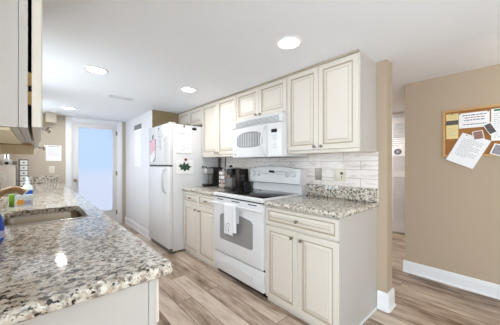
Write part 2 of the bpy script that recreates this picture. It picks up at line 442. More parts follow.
# small boxed-in bulkhead at the top of the back wall
struct('trim_2', B((.095, .232, YB-.22, YB-.001, 1.945, ZC-.001)), 'beige', smooth=0)

# ------------------------------------------------------------------ cabinet builders
def front_bm(a0, a1, z0, z1, x, s, t=.019, fr=.050, flat=False):
    """raised and glazed panel front, in plane X=x, facing s (-1 or +1) along X; a = Y"""
    rings = [(0, 0, 0), (0, t-.003, 0), (.003, t, 0), (fr-.004, t, 0), (fr, t-.007, 1), (fr+.008, t-.007, 1), (fr+.030, t-.001, 0), (fr+.0305, t-.003, 1), (fr+.0335, t-.003, 1), (fr+.036, t, 0)]
    bm = bmesh.new(); R = []
    for i, n, g in rings:
        R.append([bm.verts.new((x+s*n, u, w)) for u, w in ((a0+i, z0+i), (a1-i, z0+i), (a1-i, z1-i), (a0+i, z1-i))])
    for k in range(1, len(R)):
        for i in range(4):
            f = bm.faces.new((R[k-1][i], R[k-1][(i+1) % 4], R[k][(i+1) % 4], R[k][i])); f.material_index = rings[k][2]
    bm.faces.new(R[0][::-1]); bm.faces.new(R[-1])
    bmesh.ops.recalc_face_normals(bm, faces=bm.faces)
    return bm
def knob(parent, x, y, z, s, name='knob', m='nickel'):
    bm = bmesh.new()
    lathe(bm, [(.009, 0), (.009, .003), (.005, .007), (.005, .015), (.012, .020), (.0145, .026), (.012, .031), (0, .033)], (x, y, z), 'x' if s > 0 else '-x', 14)
    return obj(name, bm, m, parent)
def cabinet(name, label, cat, y0, y1, z0, z1, xb, xf, s, doors, drawers=(), toe=0, group=None, shell='cabin', knobs=True, fr=.046):
    """doors / drawers: (a0, a1, z0, z1, knob_y, knob_z). s: the way the fronts face."""
    t = thing(name, label, cat, ((xb+xf)/2, (y0+y1)/2, z0), group)
    bm = bmesh.new()
    lo, hi = min(xb, xf), max(xb, xf)
    if toe:
        bx(bm, lo, hi, y0, y1, z0+toe, z1)
        if s < 0: bx(bm, lo+.012, hi, y0+.001, y1-.001, z0, z0+toe)
        else: bx(bm, lo, hi-.012, y0+.001, y1-.001, z0, z0+toe)
    else: bx(bm, lo, hi, y0, y1, z0, z1)
    obj('cabinet_body', bm, shell, t, smooth=0)
    for d in doors:
        p = obj('door', front_bm(*d[:4], xf, s, fr=fr), ['cab', 'glaze'], t, smooth=0)
        if knobs: knob(p, xf+s*.018, d[4], d[5], s)
    for d in drawers:
        p = obj('drawer', front_bm(*d[:4], xf, s, fr=.030), ['cab', 'glaze'], t, smooth=0)
        if knobs: knob(p, xf+s*.018, d[4], d[5], s)
    return t

XU, XF = 1.84, 1.545     # face of the upper / lower carcasses (doors stand 19 mm proud)
GU = 'cream glazed wall cabinets'
TOP = 2.112
def two(y0, y1, z0, z1, kz, dk=.035, m=.004, low=True):
    c = (y0+y1)/2
    return [(y0+m, c-.002, z0, z1, c-dk, kz), (c+.002, y1-m, z0, z1, c+dk, kz)]
u1 = cabinet('wall_cabinet', 'tall two-door cream wall cabinet over the worktop beside the tan wall end', 'cabinet', .785, 1.486, 1.338, TOP, XW-.002, XU, -1, two(.785, 1.486, 1.362, 2.092, 1.388))
u2 = cabinet('wall_cabinet', 'short cream wall cabinet directly above the microwave', 'cabinet', 1.488, 2.284, 1.747, TOP, XW-.002, XU, -1, two(1.488, 2.284, 1.760, 2.092, 1.785))
u3 = cabinet('wall_cabinet', 'tall narrow-doored cream wall cabinet between microwave and fridge, above the coffee machines', 'cabinet', 2.286, 3.097, 1.338, TOP, XW-.002, XU, -1, two(2.286, 3.097, 1.362, 2.092, 1.388))
u4 = cabinet('wall_cabinet', 'small cream wall cabinet tucked above the refrigerator', 'cabinet', 3.099, 3.896, 1.835, TOP, XW-.002, XU, -1, two(3.099, 3.896, 1.845, 2.092, 1.868))
for u, (a, b_), zb in ((u1, (.785, 1.486), 1.338), (u3, (2.286, 3.097), 1.338), (u2, (1.488, 2.284), None), (u4, (3.099, 3.896), None)):
    bm = bmesh.new(); bx(bm, XU-.026, XU, a, b_, 2.095, TOP, .002)
    obj('top_trim', bm, 'glaze', u, smooth=0)
    if zb: obj('light_rail', B((XU-.012, XU+.006, a, b_, zb-.006, zb+.022, .004)), 'cab', u)
# end panel of the near wall cabinet with a glazed edge line
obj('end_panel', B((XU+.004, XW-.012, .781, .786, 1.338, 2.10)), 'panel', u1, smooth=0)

b1 = cabinet('base_cabinet', 'cream base cabinet with one wide drawer over two doors, right of the stove', 'cabinet', .790, 1.490, 0, .866, XW-.002, XF, -1,
             two(.790, 1.490, .052, .690, .640, .045), [(.794, 1.486, .706, .852, 1.140, .779)], .05)
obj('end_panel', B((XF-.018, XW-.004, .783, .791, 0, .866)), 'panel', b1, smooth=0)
obj('shoe_strip', B((XF-.03, XW-.03, .768, .783, 0, .016, .004)), 'trim', b1)
c = (2.296+3.094)/2
b2 = cabinet('base_cabinet', 'cream base cabinet with two drawers over two doors, between fridge and stove', 'cabinet', 2.296, 3.094, 0, .866, XW-.002, XF, -1,
             two(2.296, 3.094, .052, .690, .640, .045), [(2.300, c-.002, .706, .852, (2.30+c)/2, .779), (c+.002, 3.090, .706, .852, (3.09+c)/2, .779)], .05)

# left run of base cabinets under the long worktop (fronts face the aisle)
XFL = .285
ys = [.79, 1.56, 2.46, 3.20, 3.95, 4.70, 5.44]
where = ['nearest in the left run, showing its plain white side', 'second along the left run, in front of the stainless sink', 'third along the left run, past the sink',
         'fourth along the left run, opposite the fridge', 'fifth along the left run, near the far end', 'last along the left run, against the back wall']
for i in range(6):
    y0, y1 = ys[i], ys[i+1]-.002
    if i == 1:     # leave room for the bowls
        t = thing('base_cabinet', 'cream base cabinet ' + where[i], 'cabinet', (0, (y0+y1)/2, 0), 'base cabinets under the long worktop')
        obj('cabinet_body', B((XL+.002, XFL, y0, y0+.018, .08, .864), (XL+.002, XFL, y1-.018, y1, .08, .864), (XL+.002, XL+.014, y0, y1, .08, .864), (XL+.002, XFL, y0, y1, .08, .10), (XFL-.018, XFL, y0, y1, .08, .864), (XL+.002, XFL-.06, y0, y1, 0, .08)), 'cabin', t, smooth=0)
        for d in two(y0, y1, .10, .85, .79, .045):
            p = obj('door', front_bm(*d[:4], XFL, 1), ['cab', 'glaze'], t, smooth=0); knob(p, XFL+.018, d[4], d[5], 1)
    else:
        t = cabinet('base_cabinet', 'cream base cabinet ' + where[i], 'cabinet', y0, y1, 0, .864, XL+.002, XFL, 1, two(y0, y1, .06, .690, .64, .045), [(y0+.004, y1-.004, .706, .85, (y0+y1)/2, .778)], .05, 'base cabinets under the long worktop')
        if i == 0:
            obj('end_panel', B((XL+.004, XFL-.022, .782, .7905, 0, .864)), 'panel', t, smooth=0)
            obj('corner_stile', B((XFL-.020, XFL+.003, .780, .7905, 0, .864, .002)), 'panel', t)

# ------------------------------------------------------------------ worktops
def slab(bm, x0, x1, y0, y1, z, th, r, hole=None):
    """granite slab with a full bullnose edge, optional rounded-rectangle cut-out"""
    t = bmesh.new()
    prof = []
    k = 7
    for i in range(k+1):
        a = PI*i/k; prof.append(((th/2)*(1-math.sin(a))*.75, z-th/2+(th/2)*math.cos(a)))
    rings = [[t.verts.new((p[0], p[1], h)) for p in rrect(x0+i, x1-i, y0+i, y1-i, max(r-i, .002))] for i, h in prof]
    for a, c in zip(rings, rings[1:]):
        for i in range(len(a)): t.faces.new((a[i], a[(i+1) % len(a)], c[(i+1) % len(a)], c[i]))
    for ring, zz in ((rings[0], prof[0][1]), (rings[-1], prof[-1][1])):
        es = [t.edges.get((ring[i], ring[(i+1) % len(ring)])) for i in range(len(ring))]
        if hole:
            h = [t.verts.new((p[0], p[1], zz)) for p in rrect(*hole)]
            es += [t.edges.new((h[i], h[(i+1) % len(h)])) for i in range(len(h))]
            if zz == prof[0][1]: htop = h
            else:
                for i in range(len(h)): t.faces.new((htop[i], htop[(i+1) % len(h)], h[(i+1) % len(h)], h[i]))
        bmesh.ops.triangle_fill(t, use_beauty=True, use_dissolve=False, edges=es)
    bmesh.ops.recalc_face_normals(t, faces=t.faces)
    merge(bm, t)
ZT = .905
SX0, SX1, SY0, SY1 = -.165, .240, 1.735, 2.315
wt = thing('granite_worktop', 'long grey speckled granite worktop with an undermounted sink, in the foreground', 'worktop', (0, 3.1, .867))
bm = bmesh.new(); slab(bm, XL+.003, .343, .752, YB-.003, ZT, .038, .022, (SX0, SX1, SY0, SY1, .07))
obj('slab', bm, 'granite', wt)
def upstand(b, label): tag(obj('granite_upstand', B((*b, .002)), 'granite'), label, 'upstand')
upstand((XL+.024, .285, YB-.024, YB-.002, ZT, 1.03), 'low granite upstand along the beige back wall, beneath the white outlet')
upstand((XL+.002, XL+.022, .80, 3.80, ZT, 1.03), 'long granite upstand along the wall behind the sink')
# sink: two bowls, welded rim
sk = thing('kitchen_sink', 'stainless double-bowl sink set into the long granite worktop', 'sink', (.04, 2.05, .70))
bm = bmesh.new()
ymid = 2.0
def bowl(y0, y1, depth):
    x0, x1 = SX0-.006, SX1+.006
    rr = []
    for ins, z in ((-.012, .8655), (0, .8655), (.002, .86), (.010, .80), (.016, ZT-depth+.03), (.035, ZT-depth+.006), (.06, ZT-depth)):
        rr.append([(p[0], p[1], z) for p in rrect(x0+ins, x1-ins, y0+ins, y1-ins, .06 if ins < .03 else .05)])
    ringloft(bm, rr, (False, True))
bowl(SY0-.006, ymid-.012, .19); bowl(ymid+.012, SY1+.006, .19)
obj('bowls', bm, 'steel', sk)
bm = bmesh.new(); bx(bm, SX0-.004, SX1+.004, ymid-.0125, ymid+.0125, .850, .8665, .006, 3); obj('bowl_divider', bm, 'chrome', sk)
for yc in ((SY0+ymid)/2, (ymid+SY1)/2):
    bm = bmesh.new(); lathe(bm, [(.042, 0), (.042, .003), (.034, .004), (.030, .001), (0, .001)], (.04, yc, ZT-.19))
    obj('drain', bm, 'chrome', sk)
# right-hand worktops
w2 = thing('granite_worktop', 'short granite worktop on the base cabinet at the end of the tan wall', 'worktop', (1.85, 1.12, .867))
bm = bmesh.new(); slab(bm, 1.50, XW-.002, .762, 1.492, ZT, .038, .018); obj('slab', bm, 'granite', w2)
upstand((XW-.024, XW-.011, .775, 1.492, ZT, 1.02), 'granite upstand beneath the grey outlet plate, right of the stove')
w3 = thing('granite_worktop', 'granite worktop holding the coffee machines between stove and fridge', 'worktop', (1.85, 2.67, .867))
bm = bmesh.new(); slab(bm, 1.50, XW-.002, 2.292, 3.100, ZT, .038, .006); obj('slab', bm, 'granite', w3)
upstand((XW-.024, XW-.011, 2.292, 3.100, ZT, 1.02), 'granite upstand hidden behind the coffee machines')
# tiled splashback, part of the wall
struct('wall_splashback', B((XW-.010, XW-.0005, .772, 3.10, .90, 1.345)), 'tile', smooth=0, origin=(XW, .92, .942))

# ------------------------------------------------------------------ wall cabinets above the sink, left
lc = thing('wall_cabinet', 'white wall cabinet on the left, closest to the camera, seen end on', 'cabinet', (-.17, 1.1, 1.32))
LX = -.018
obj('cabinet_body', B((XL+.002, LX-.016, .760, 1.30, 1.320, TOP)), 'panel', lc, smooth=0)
obj('bottom_board', B((XL+.02, LX-.03, .78, 1.295, 1.314, 1.3198)), 'raw', lc, smooth=0)
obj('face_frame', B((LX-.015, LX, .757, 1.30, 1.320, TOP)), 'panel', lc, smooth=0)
p = obj('door', front_bm(.757, 1.296, 1.323, 2.09, LX+.007, 1), ['cab', 'glaze'], lc, smooth=0)
knob(p, LX+.025, 1.26, 1.375, 1, m='chrome')
for z in (1.375, 1.42, 2.0):
    bm = bmesh.new(); bx(bm, LX, LX+.007, .759, .770, z, z+.03); obj('hinge', bm, 'brass', lc)
lc2 = thing('wall_cabinet', 'second wall cabinet on the left with a bare wooden underside, behind the nearest one', 'cabinet', (-.17, 1.6, 1.30))
obj('cabinet_body', B((XL+.002, LX, 1.304, 1.93, 1.352, TOP)), 'cabin', lc2, smooth=0)
obj('bottom_board', B((XL+.002, LX-.012, 1.304, 1.93, 1.346, 1.3515)), 'raw2', lc2, smooth=0)
obj('side_panel', B((XL+.002, LX, 1.9305, 1.95, 1.292, TOP)), 'raw', lc2, smooth=0)
p = obj('door', front_bm(1.306, 1.948, 1.330, 2.09, LX+.002, 1), ['cab', 'glaze'], lc2, smooth=0)
knob(p, LX+.02, 1.92, 1.335, 1, m='chrome')

# ------------------------------------------------------------------ stove
RY0, RY1, RX = 1.497, 2.287, 1.536
rg = thing('electric_range', 'white freestanding electric stove with black glass cooktop', 'stove', (1.83, 1.856, 0))
obj('range_body', B((RX, 2.15, RY0, RY1, .055, .895, .004)), 'appl', rg)
bm = bmesh.new()
for y in (RY0+.05, RY1-.05):
    for x in (RX+.05, 2.08): lathe(bm, [(.02, 0), (.02, .06)], (x, y, 0), n=12)
obj('leveling_feet', bm, 'blackpl', rg)
obj('kick_plate', B((RX+.02, RX+.03, RY0+.005, RY1-.005, .012, .055)), 'dark', rg)
bm = bmesh.new()   # cooktop frame, rounded front lip
bx(bm, RX-.045, 2.14, RY0-.002, RY1+.002, .880, .918, .012, 3)
obj('cooktop_frame', bm, 'appl', rg)
obj('ceramic_glass', B((RX-.005, 2.06, RY0+.028, RY1-.028, .916, .9205, .001)), 'blackglass', rg)
for (x, y, r) in ((1.68, 1.69, .11), (1.68, 2.09, .085), (1.93, 1.69, .08), (1.93, 2.09, .10)):
    bm = bmesh.new(); lathe(bm, [(r, 0), (r, .0004), (r-.004, .0004), (r-.004, 0)], (x, y, .9205), n=36, caps=False)
    obj('burner_ring', bm, 'ring', rg)
obj('gap_shadow', B((RX-.012, RX, RY0+.004, RY1-.004, .866, .884)), 'dark', rg)
obj('drawer_gap_shadow', B((RX-.012, RX, RY0+.004, RY1-.004, .250, .272)), 'dark', rg)  # dark strip standing in for the shade between drawer and door
od = obj('oven_door', B((RX-.034, RX-.001, RY0+.002, RY1-.002, .268, .866, .008, 3)), 'appl', rg)
# window: arched top, rounded corners, laid flush into the door
wy0, wy1, wz0, wz1 = 1.632, 2.170, .418, .705
out = []
n = 12
out += [(wy0+.02, wz0), (wy1-.02, wz0), (wy1, wz0+.02), (wy1, wz1-.04)]
for i in range(n+1):
    u = i/n; y = wy1-.03 - u*(wy1-wy0-.06); out.append((y, wz1 - .012 + .024*math.sin(PI*u)))
out += [(wy0, wz1-.04), (wy0, wz0+.02)]
bm = bmesh.new(); poly_prism(bm, [(RX-.0365, y, z) for y, z in out], (.004, 0, 0)); obj('oven_window', bm, 'ovenglass', od, smooth=0)
bm = bmesh.new()
for z in (.475, .545, .62):
    bx(bm, RX-.0372, RX-.0364, wy0+.03, wy1-.03, z, z+.006); 
obj('rack_lines', bm, 'rackline', od, smooth=0)
for y0, y1 in ((1.58, 1.70), (1.83, 1.96), (2.11, 2.225)):     # slots above the door handle
    obj('vent_slot', B((RX-.0352, RX-.033, y0, y1, .842, .852)), 'dark', od, smooth=0)
bm = bmesh.new()
pts = [(RX-.035, RY0+.02, .80), (RX-.062, RY0+.03, .805), (RX-.072, RY0+.07, .81), (RX-.074, 1.86, .812), (RX-.072, RY1-.07, .81), (RX-.062, RY1-.03, .805), (RX-.035, RY1-.02, .80)]
tube(bm, smooth_path(pts, 5), .0145, 12); obj('handle', bm, 'appl', od)
dr = obj('storage_drawer', B((RX-.028, RX-.001, RY0+.004, RY1-.004, .062, .256, .008, 3)), 'appl', rg)
bm = bmesh.new()
pts = [(y, .165 + .028*math.sin(PI*(y-1.635)/.52)) for y in [1.635+.52*i/10 for i in range(11)]]
low = [(y, z-.032) for y, z in pts][::-1]
poly_prism(bm, [(RX-.040, y, z) for y, z in pts+low], (.013, 0, 0)); obj('drawer_grip', bm, 'appl', dr)
# backguard with a bowed console
bm = bmesh.new()
bx(bm, 2.10, 2.168, RY0+.012, RY1-.012, .915, 1.04)
obj('back_panel', bm, 'appl', rg)
bm = bmesh.new()
n = 16; top = [(RY0 + (RY1-RY0)*i/n, 1.175 + .028*math.sin(PI*i/n)) for i in range(n+1)]
fr_ = [(2.048, y, 1.018 if 0 < i < n else 1.026) for i, (y, z) in enumerate(top)]
ringloft(bm, [[(2.064, y, z) for y, z in top] + [(2.044, y, 1.020) for y, z in top[::-1]], [(2.085, y, z+.004) for y, z in top] + [(2.06, y, 1.010) for y, z in top[::-1]], [(2.168, y, z) for y, z in top] + [(2.168, y, 1.016) for y, z in top[::-1]]])
con = obj('control_console', bm, 'appl', rg, smooth=50)
for y in (1.580, 1.672, 2.118, 2.206):
    bm = bmesh.new(); lathe(bm, [(.033, 0), (.031, .006), (.024, .009), (.022, .026), (.018, .029), (0, .029)], (2.052, y, 1.122), '-x', 20)
    bx(bm, 2.016, 2.030, y-.004, y+.004, 1.102, 1.142)
    obj('control_knob', bm, 'appl', con)
obj('clock_display', B((2.050, 2.056, 1.862, 1.945, 1.132, 1.160, .003)), 'display', con)
bm = bmesh.new()
for k in range(4):
    for r in range(2): lathe(bm, [(.008, 0), (.008, .003), (0, .003)], (2.054, 1.745+k*.026, 1.118+r*.03), '-x', 10)
    lathe(bm, [(.008, 0), (.008, .003), (0, .003)], (2.054, 1.972+k*.026, 1.118), '-x', 10)
obj('buttons', bm, 'applgrey', con)

# tea towel over the oven handle
def drape(bm, y0, y1, ztop, zf, zb, xh, r, ny=10, amp=.004, ph=0, th=.004):
    prof = []
    for i in range(9): prof.append((-r, zf + (ztop-zf)*i/8))
    for i in range(1, 6): a = PI*i/6; prof.append((-r*math.cos(a), ztop + r*math.sin(a)))
    for i in range(6): prof.append((r, ztop - (ztop-zb)*i/5))
    t = bmesh.new(); G = []
    for j in range(ny+1):
        u = j/ny; y = y0+(y1-y0)*u; row = []
        for k, (dx, z) in enumerate(prof):
            drop = max(0, (ztop-z))/(ztop-zf)
            w = amp*math.sin(u*9+ph)*drop
            row.append(t.verts.new((xh+dx+(w if dx < 0 else 0), y, z + (.004*math.sin(u*3+ph) if k == 0 else 0))))
        G.append(row)
    for a, c in zip(G, G[1:]):
        for i in range(len(a)-1): t.faces.new((a[i], a[i+1], c[i+1], c[i]))
    bmesh.ops.recalc_face_normals(t, faces=t.faces)
    bmesh.ops.solidify(t, geom=list(t.faces), thickness=th)
    merge(bm, t)
tw = thing('tea_towel', 'white cotton tea towel with grey embroidery hanging over the oven door handle', 'towel', (RX-.074, 1.93, .5))
bm = bmesh.new(); drape(bm, 1.868, 2.010, .812, .515, .62, RX-.074, .021); obj('towel_cloth', bm, 'cloth', tw)
bm = bmesh.new(); drape(bm, 1.812, 1.864, .812, .550, .64, RX-.074, .020, ph=1.5); obj('towel_fold', bm, 'cloth', tw)
bm = bmesh.new()
for k in range(9):
    a = 2*PI*k/9*1.0; r0 = .012+.006*(k % 3)
    pts = [(RX-.1025, 1.945+r0*math.cos(a+i*.5)*(1+.4*i), .585+r0*1.6*math.sin(a+i*.5)*(1+.4*i)) for i in range(4)]
    tube(bm, pts, .0012, 5)
obj('embroidery', bm, 'embroid', tw)

# ------------------------------------------------------------------ over-the-range microwave
mw = thing('microwave', 'white over-the-range microwave mounted above the stove', 'microwave', (1.95, 1.87, 1.306))
MY0, MY1, MX = 1.492, 2.262, 1.80
obj('microwave_body', B((MX, XW-.004, MY0, MY1, 1.312, 1.745, .004)), 'appl', mw)
def bowed(y0, y1, z0, z1, x, bow, t, n=10, chin=.0):
    """a front panel bowed outwards in plan; y over the full width of the oven"""
    bm = bmesh.new()
    def xx(y): return x - bow*(1-((y-(MY0+MY1)/2)/((MY1-MY0)/2))**2)
    Y = [y0+(y1-y0)*i/n for i in range(n+1)]
    prof = [(0, z0+.012), (-.0, z0+.004), (.006, z0), (.02, z0)]
    R = []
    for y in Y:
        f = xx(y)
        R.append([(f, y, z1-.004), (f, y, z0+.010), (f+.006, y, z0), (x+t, y, z0), (x+t, y, z1), (f+.004, y, z1)])
    ringloft(bm, R); return bm
obj('vent_grille', bowed(MY0, MY1, 1.652, 1.742, MX-.05, .010, .05), 'appl', mw)
bm = bmesh.new()
for k in range(5):
    z = 1.664+k*.0125
    for i in range(12):
        pass
    def xx(y): return MX-.05 - .010*(1-((y-(MY0+MY1)/2)/((MY1-MY0)/2))**2)
    Y = [MY0+.03+(MY1-MY0-.19+.09)*i/10 for i in range(11)]
    tube(bm, [(xx(y)-.0002, y, z) for y in Y], .0028, 6)
obj('grille_slots', bm, 'vent', mw)
obj('seam_line', B((MX-.052, MX-.01, MY0+.004, MY1-.004, 1.6475, 1.6525)), 'vent', mw, smooth=0)
YS = 1.668      # seam between door and control panel
md = obj('microwave_door', bowed(YS, MY1, 1.308, 1.648, MX-.05, .012, .05), 'appl', mw, smooth=30)
cp = obj('control_panel', bowed(MY0, YS-.003, 1.308, 1.648, MX-.05, .012, .05), 'appl', mw, smooth=30)
def xm(y): return MX-.05 - .012*(1-((y-(MY0+MY1)/2)/((MY1-MY0)/2))**2)
vy0, vy1, vz0, vz1 = 1.742, 2.170, 1.430, 1.570
bm = bmesh.new()
n = 14
Ya = [vy0+(vy1-vy0)*i/n for i in range(n+1)]
R = []
for i, y in enumerate(Ya):
    u = i/n; e = .03*(abs(2*u-1)**6)
    za, zb = vz0 - .012*math.sin(PI*u) + e*.5, vz1 + .022*math.sin(PI*u) - e
    R.append([(xm(y)-.001, y, za), (xm(y)-.001, y, zb), (xm(y)+.01, y, zb), (xm(y)+.01, y, za)])
ringloft(bm, R); obj('window', bm, 'mwglass', md, smooth=0)
bm = bmesh.new()
for k in range(9):
    y = vy0+.05+k*.042; bx(bm, xm(y)-.0016, xm(y)-.0006, y, y+.010, vz0+.006, vz1+.004)
obj('window_bars', bm, 'applgrey', md, smooth=0)
bm = bmesh.new()
pts = [(xm(1.70)+.004, 1.690, 1.625), (xm(1.70)-.028, 1.700, 1.60), (xm(1.70)-.046, 1.712, 1.53), (xm(1.70)-.050, 1.716, 1.46), (xm(1.70)-.044, 1.710, 1.40), (xm(1.70)-.026, 1.696, 1.345), (xm(1.70)+.004, 1.684, 1.325)]
tube(bm, smooth_path(pts, 5), .011, 10); obj('handle', bm, 'appl', md)
obj('display', B((xm(1.58)-.002, xm(1.58)+.004, 1.548, 1.622, 1.550, 1.585)), 'display', cp, smooth=0)
bm = bmesh.new()
for r in range(5):
    if r == 2: continue
    for k in range(3): bx(bm, xm(1.58)-.0012, xm(1.58)+.004, 1.552+k*.025, 1.570+k*.025, 1.395+r*.028, 1.409+r*.028)
obj('keypad', bm, 'applgrey', cp, smooth=0)
bm = bmesh.new(); lathe(bm, [(.010, 0), (.010, .002), (0, .002)], (xm(2.21)+.001, 2.205, 1.345), '-x', 16); obj('round_badge', bm, 'greypl', md)
obj('underside', B((MX-.03, XW-.03, MY0+.02, MY1-.02, 1.3085, 1.313)), 'greypl', mw, smooth=0)

# ------------------------------------------------------------------ refrigerator
FY0, FY1, FXD, FXB = 3.112, 3.886, 1.318, 1.372
fg = thing('refrigerator', 'white top-freezer refrigerator covered in notes, standing at the end of the counter', 'fridge', (1.75, 3.5, 0))
obj('fridge_body', B((FXB+.004, 2.12, FY0, FY1, .03, 1.790, .006)), 'appl_tex', fg)
fd = obj('freezer_door', B((FXD, FXB, FY0, FY1, 1.222, 1.800, .010, 3)), 'appl', fg)
rd = obj('fridge_door', B((FXD, FXB, FY0, FY1, .075, 1.198, .010, 3)), 'appl', fg)
obj('door_gasket', B((FXB-.006, FXB+.005, FY0+.006, FY1-.006, .08, 1.79)), 'applgrey', fg, smooth=0)
obj('door_gap_trim', B((FXD+.012, FXB, FY0+.003, FY1-.003, 1.199, 1.221)), 'slot', fg, smooth=0)
obj('base_grille', B((FXD+.03, FXB+.004, FY0+.01, FY1-.01, .022, .070)), 'greypl', fg, smooth=0)
bm = bmesh.new()
for x in (1.42, 2.05):
    for y in (FY0+.06, FY1-.06): lathe(bm, [(.022, 0), (.022, .032)], (x, y, 0), n=12)
obj('feet', bm, 'blackpl', fg)
bm = bmesh.new()
pts = [(FXD+.002, FY0+.10, 1.165), (FXD-.035, FY0+.10, 1.15), (FXD-.050, FY0+.10, 1.09), (FXD-.050, FY0+.10, .98), (FXD-.045, FY0+.10, .90), (FXD-.028, FY0+.095, .85), (FXD+.002, FY0+.09, .835)]
tube(bm, smooth_path(pts, 5), .013, 10); obj('handle', bm, 'applgrey', rd)  # grey colour stands in for shading on a white handle
bm = bmesh.new()
pts = [(FXD+.002, FY0+.09, 1.62), (FXD-.028, FY0+.095, 1.60), (FXD-.045, FY0+.10, 1.54), (FXD-.050, FY0+.10, 1.40), (FXD-.045, FY0+.10, 1.30), (FXD-.030, FY0+.10, 1.255), (FXD+.002, FY0+.10, 1.245)]
tube(bm, smooth_path(pts, 5), .013, 10); obj('handle', bm, 'appl', fd)
bm = bmesh.new(); bx(bm, FXD+.012, FXB+.05, FY0+.012, FY0+.05, 1.790, 1.812, .004); obj('hinge_cover', bm, 'applgrey', fg)
bm = bmesh.new(); lathe(bm, [(.040, 0), (.040, .002), (0, .002)], (1.70, FY0, 1.745), '-y', 24, scale=(1, .55, 1)); obj('oval_badge', bm, 'blackpl', fg)

# ---- paper helper: sheet in plane with text rows
def sheet(name, label, cat, o, u, v, w, h, rows, mats=('paper', 'ink'), th=.0012, group=None, sag=0, extra=None):
    """o: top-left corner, u: right, v: down. rows: (y_frac, height, [(x0,x1)...], mat index or ink)"""
    o = Vector(o); u = Vector(u).normalized(); v = Vector(v).normalized(); n = u.cross(v); n = -n   # towards viewer
    t = thing(name, label, cat, o + u*w/2 + v*h, group)
    bm = bmesh.new(); k = 8; fr, bk = [], []
    for i in range(k+1):
        f = i/k; d = sag*f*f
        fr.append((o+v*h*f+n*(th+d), o+u*w+v*h*f+n*(th+d*.7))); bk.append((o+v*h*f+n*d, o+u*w+v*h*f+n*d*.7))
    ringloft(bm, [[a[0], a[1], b[1], b[0]] for a, b in zip(fr, bk)])
    obj('page', bm, mats[0], t, smooth=0)
    by = {}
    for yf, hh, spans, mi in rows:
        bm = by.setdefault(mi, bmesh.new())
        if 'ink' in mi: hh *= .6
        for x0, x1 in spans:
            d0 = sag*yf*yf*.85 + th
            c = [o+u*w*x0+v*h*yf, o+u*w*x1+v*h*yf, o+u*w*x1+v*(h*yf+hh), o+u*w*x0+v*(h*yf+hh)]
            poly_prism(bm, [p+n*(d0-.0004) for p in c], n*(.0008+.02*sag))
    for mi, bm in by.items(): obj('printed_lines' if 'ink' in mi else 'printed_picture', bm, mi, t, smooth=0)
    return t, n
def words_(x0=.1, x1=.9, seed=0):
    r = random.Random(seed); out = []; x = x0
    while x < x1-.03:
        l = min(r.uniform(.05, .14), x1-x); out.append((x, x+l)); x += l+.022
    return out
def text_rows(y0, y1, n, hh, mi='ink', x0=.1, x1=.9, seed=0):
    return [(y0+(y1-y0)*i/max(1, n-1), hh, words_(x0, x1 if i % 4 != 3 else x0+(x1-x0)*.6, seed*50+i), mi) for i in range(n)]
def magnet(name, label, at, axis, r, m, prof=None):
    bm = bmesh.new(); lathe(bm, prof or [(r, 0), (r, .006), (r*.7, .009), (0, .009)], at, axis, 14)
    return tag(obj(name, bm, m), label, 'magnet')
# fridge side (faces the camera, plane Y = FY0)
FS = FY0-.0005
rows = [(.02, .010, [(.2, .3), (.62, .72)], 'ink')] + [(.20, .012, words_(.16, .86, 3), 'inkd')] + text_rows(.28, .80, 10, .008, 'ink', .14, .86, 5) + [(.90, .006, [(.1, .5)], 'inkr')]
sheet('notice_sheet', 'typed white notice held high on the side of the fridge', 'paper', (1.425, FS, 1.735), (1, 0, 0), (0, 0, -1), .230, .345, rows, sag=.014)
sheet('paper_strip', 'plain white sheet end showing under the typed notice on the fridge side', 'paper', (1.430, FS, 1.395), (1, 0, 0), (0, 0, -1), .22, .018, [])
magnet('clip_magnet', 'small silver clip at the top of the typed notice on the fridge', (1.54, FS-.0015, 1.765), '-y', .016, 'nickel')
t, n_ = sheet('picture_card', 'white card with a dark green leaf print on the fridge side', 'card', (1.418, FS, 1.290), (1, 0, 0), (0, 0, -1), .27, .195, [], sag=.012)
bm = bmesh.new()
leaf = [(1.553+.1*x, FS-.008, 1.192+.1*z) for x, z in ((-1, .1), (-.6, .5), (-.45, .2), (-.1, .75), (.05, .35), (.5, .55), (.55, .2), (1.0, .05), (.6, -.2), (.65, -.5), (.2, -.35), (-.1, -.65), (-.3, -.3), (-.7, -.45), (-.65, -.1))]
poly_prism(bm, leaf, (0, .006, 0)); obj('leaf_print', bm, 'green', t, smooth=0)
magnet('round_magnet', 'round dark red magnet holding the leaf card on the fridge', (1.563, FS-.002, 1.297), '-y', .021, 'red')
# fridge front (plane X = FXD)
FF = FXD-.0005
rows = text_rows(.1, .85, 7, .010, 'ink', .12, .88, 9)
sheet('note_sheet', 'pale grey note with curled edge clipped to the freezer door', 'paper', (FF, 3.545, 1.745), (0, -1, 0), (0, 0, -1), .165, .30, rows, ('greycloth', 'ink'), sag=.02)
magnet('clip_magnet', 'small dark clip above the pale grey note on the freezer door', (FF-.0015, 3.465, 1.748), '-x', .014, 'greypl')
pm = thing('pot_holder', 'pink and white cloth pot holder hanging on the freezer door', 'pot holder', (FF, 3.685, 1.28))
bm = bmesh.new()
poly_prism(bm, [(FF-.003, 3.798, 1.605), (FF-.003, 3.723, 1.565), (FF-.003, 3.660, 1.620), (FF-.003, 3.585, 1.595), (FF-.003, 3.591, 1.440), (FF-.003, 3.785, 1.360)], (-.010, 0, 0)); obj('pink_half', bm, 'pink', pm, smooth=0)
bm = bmesh.new(); poly_prism(bm, [(FF-.003, 3.591, 1.440), (FF-.003, 3.585, 1.330), (FF-.003, 3.685, 1.265), (FF-.003, 3.773, 1.280), (FF-.003, 3.785, 1.360)], (-.012, 0, 0)); obj('white_half', bm, 'cloth', pm, smooth=0)
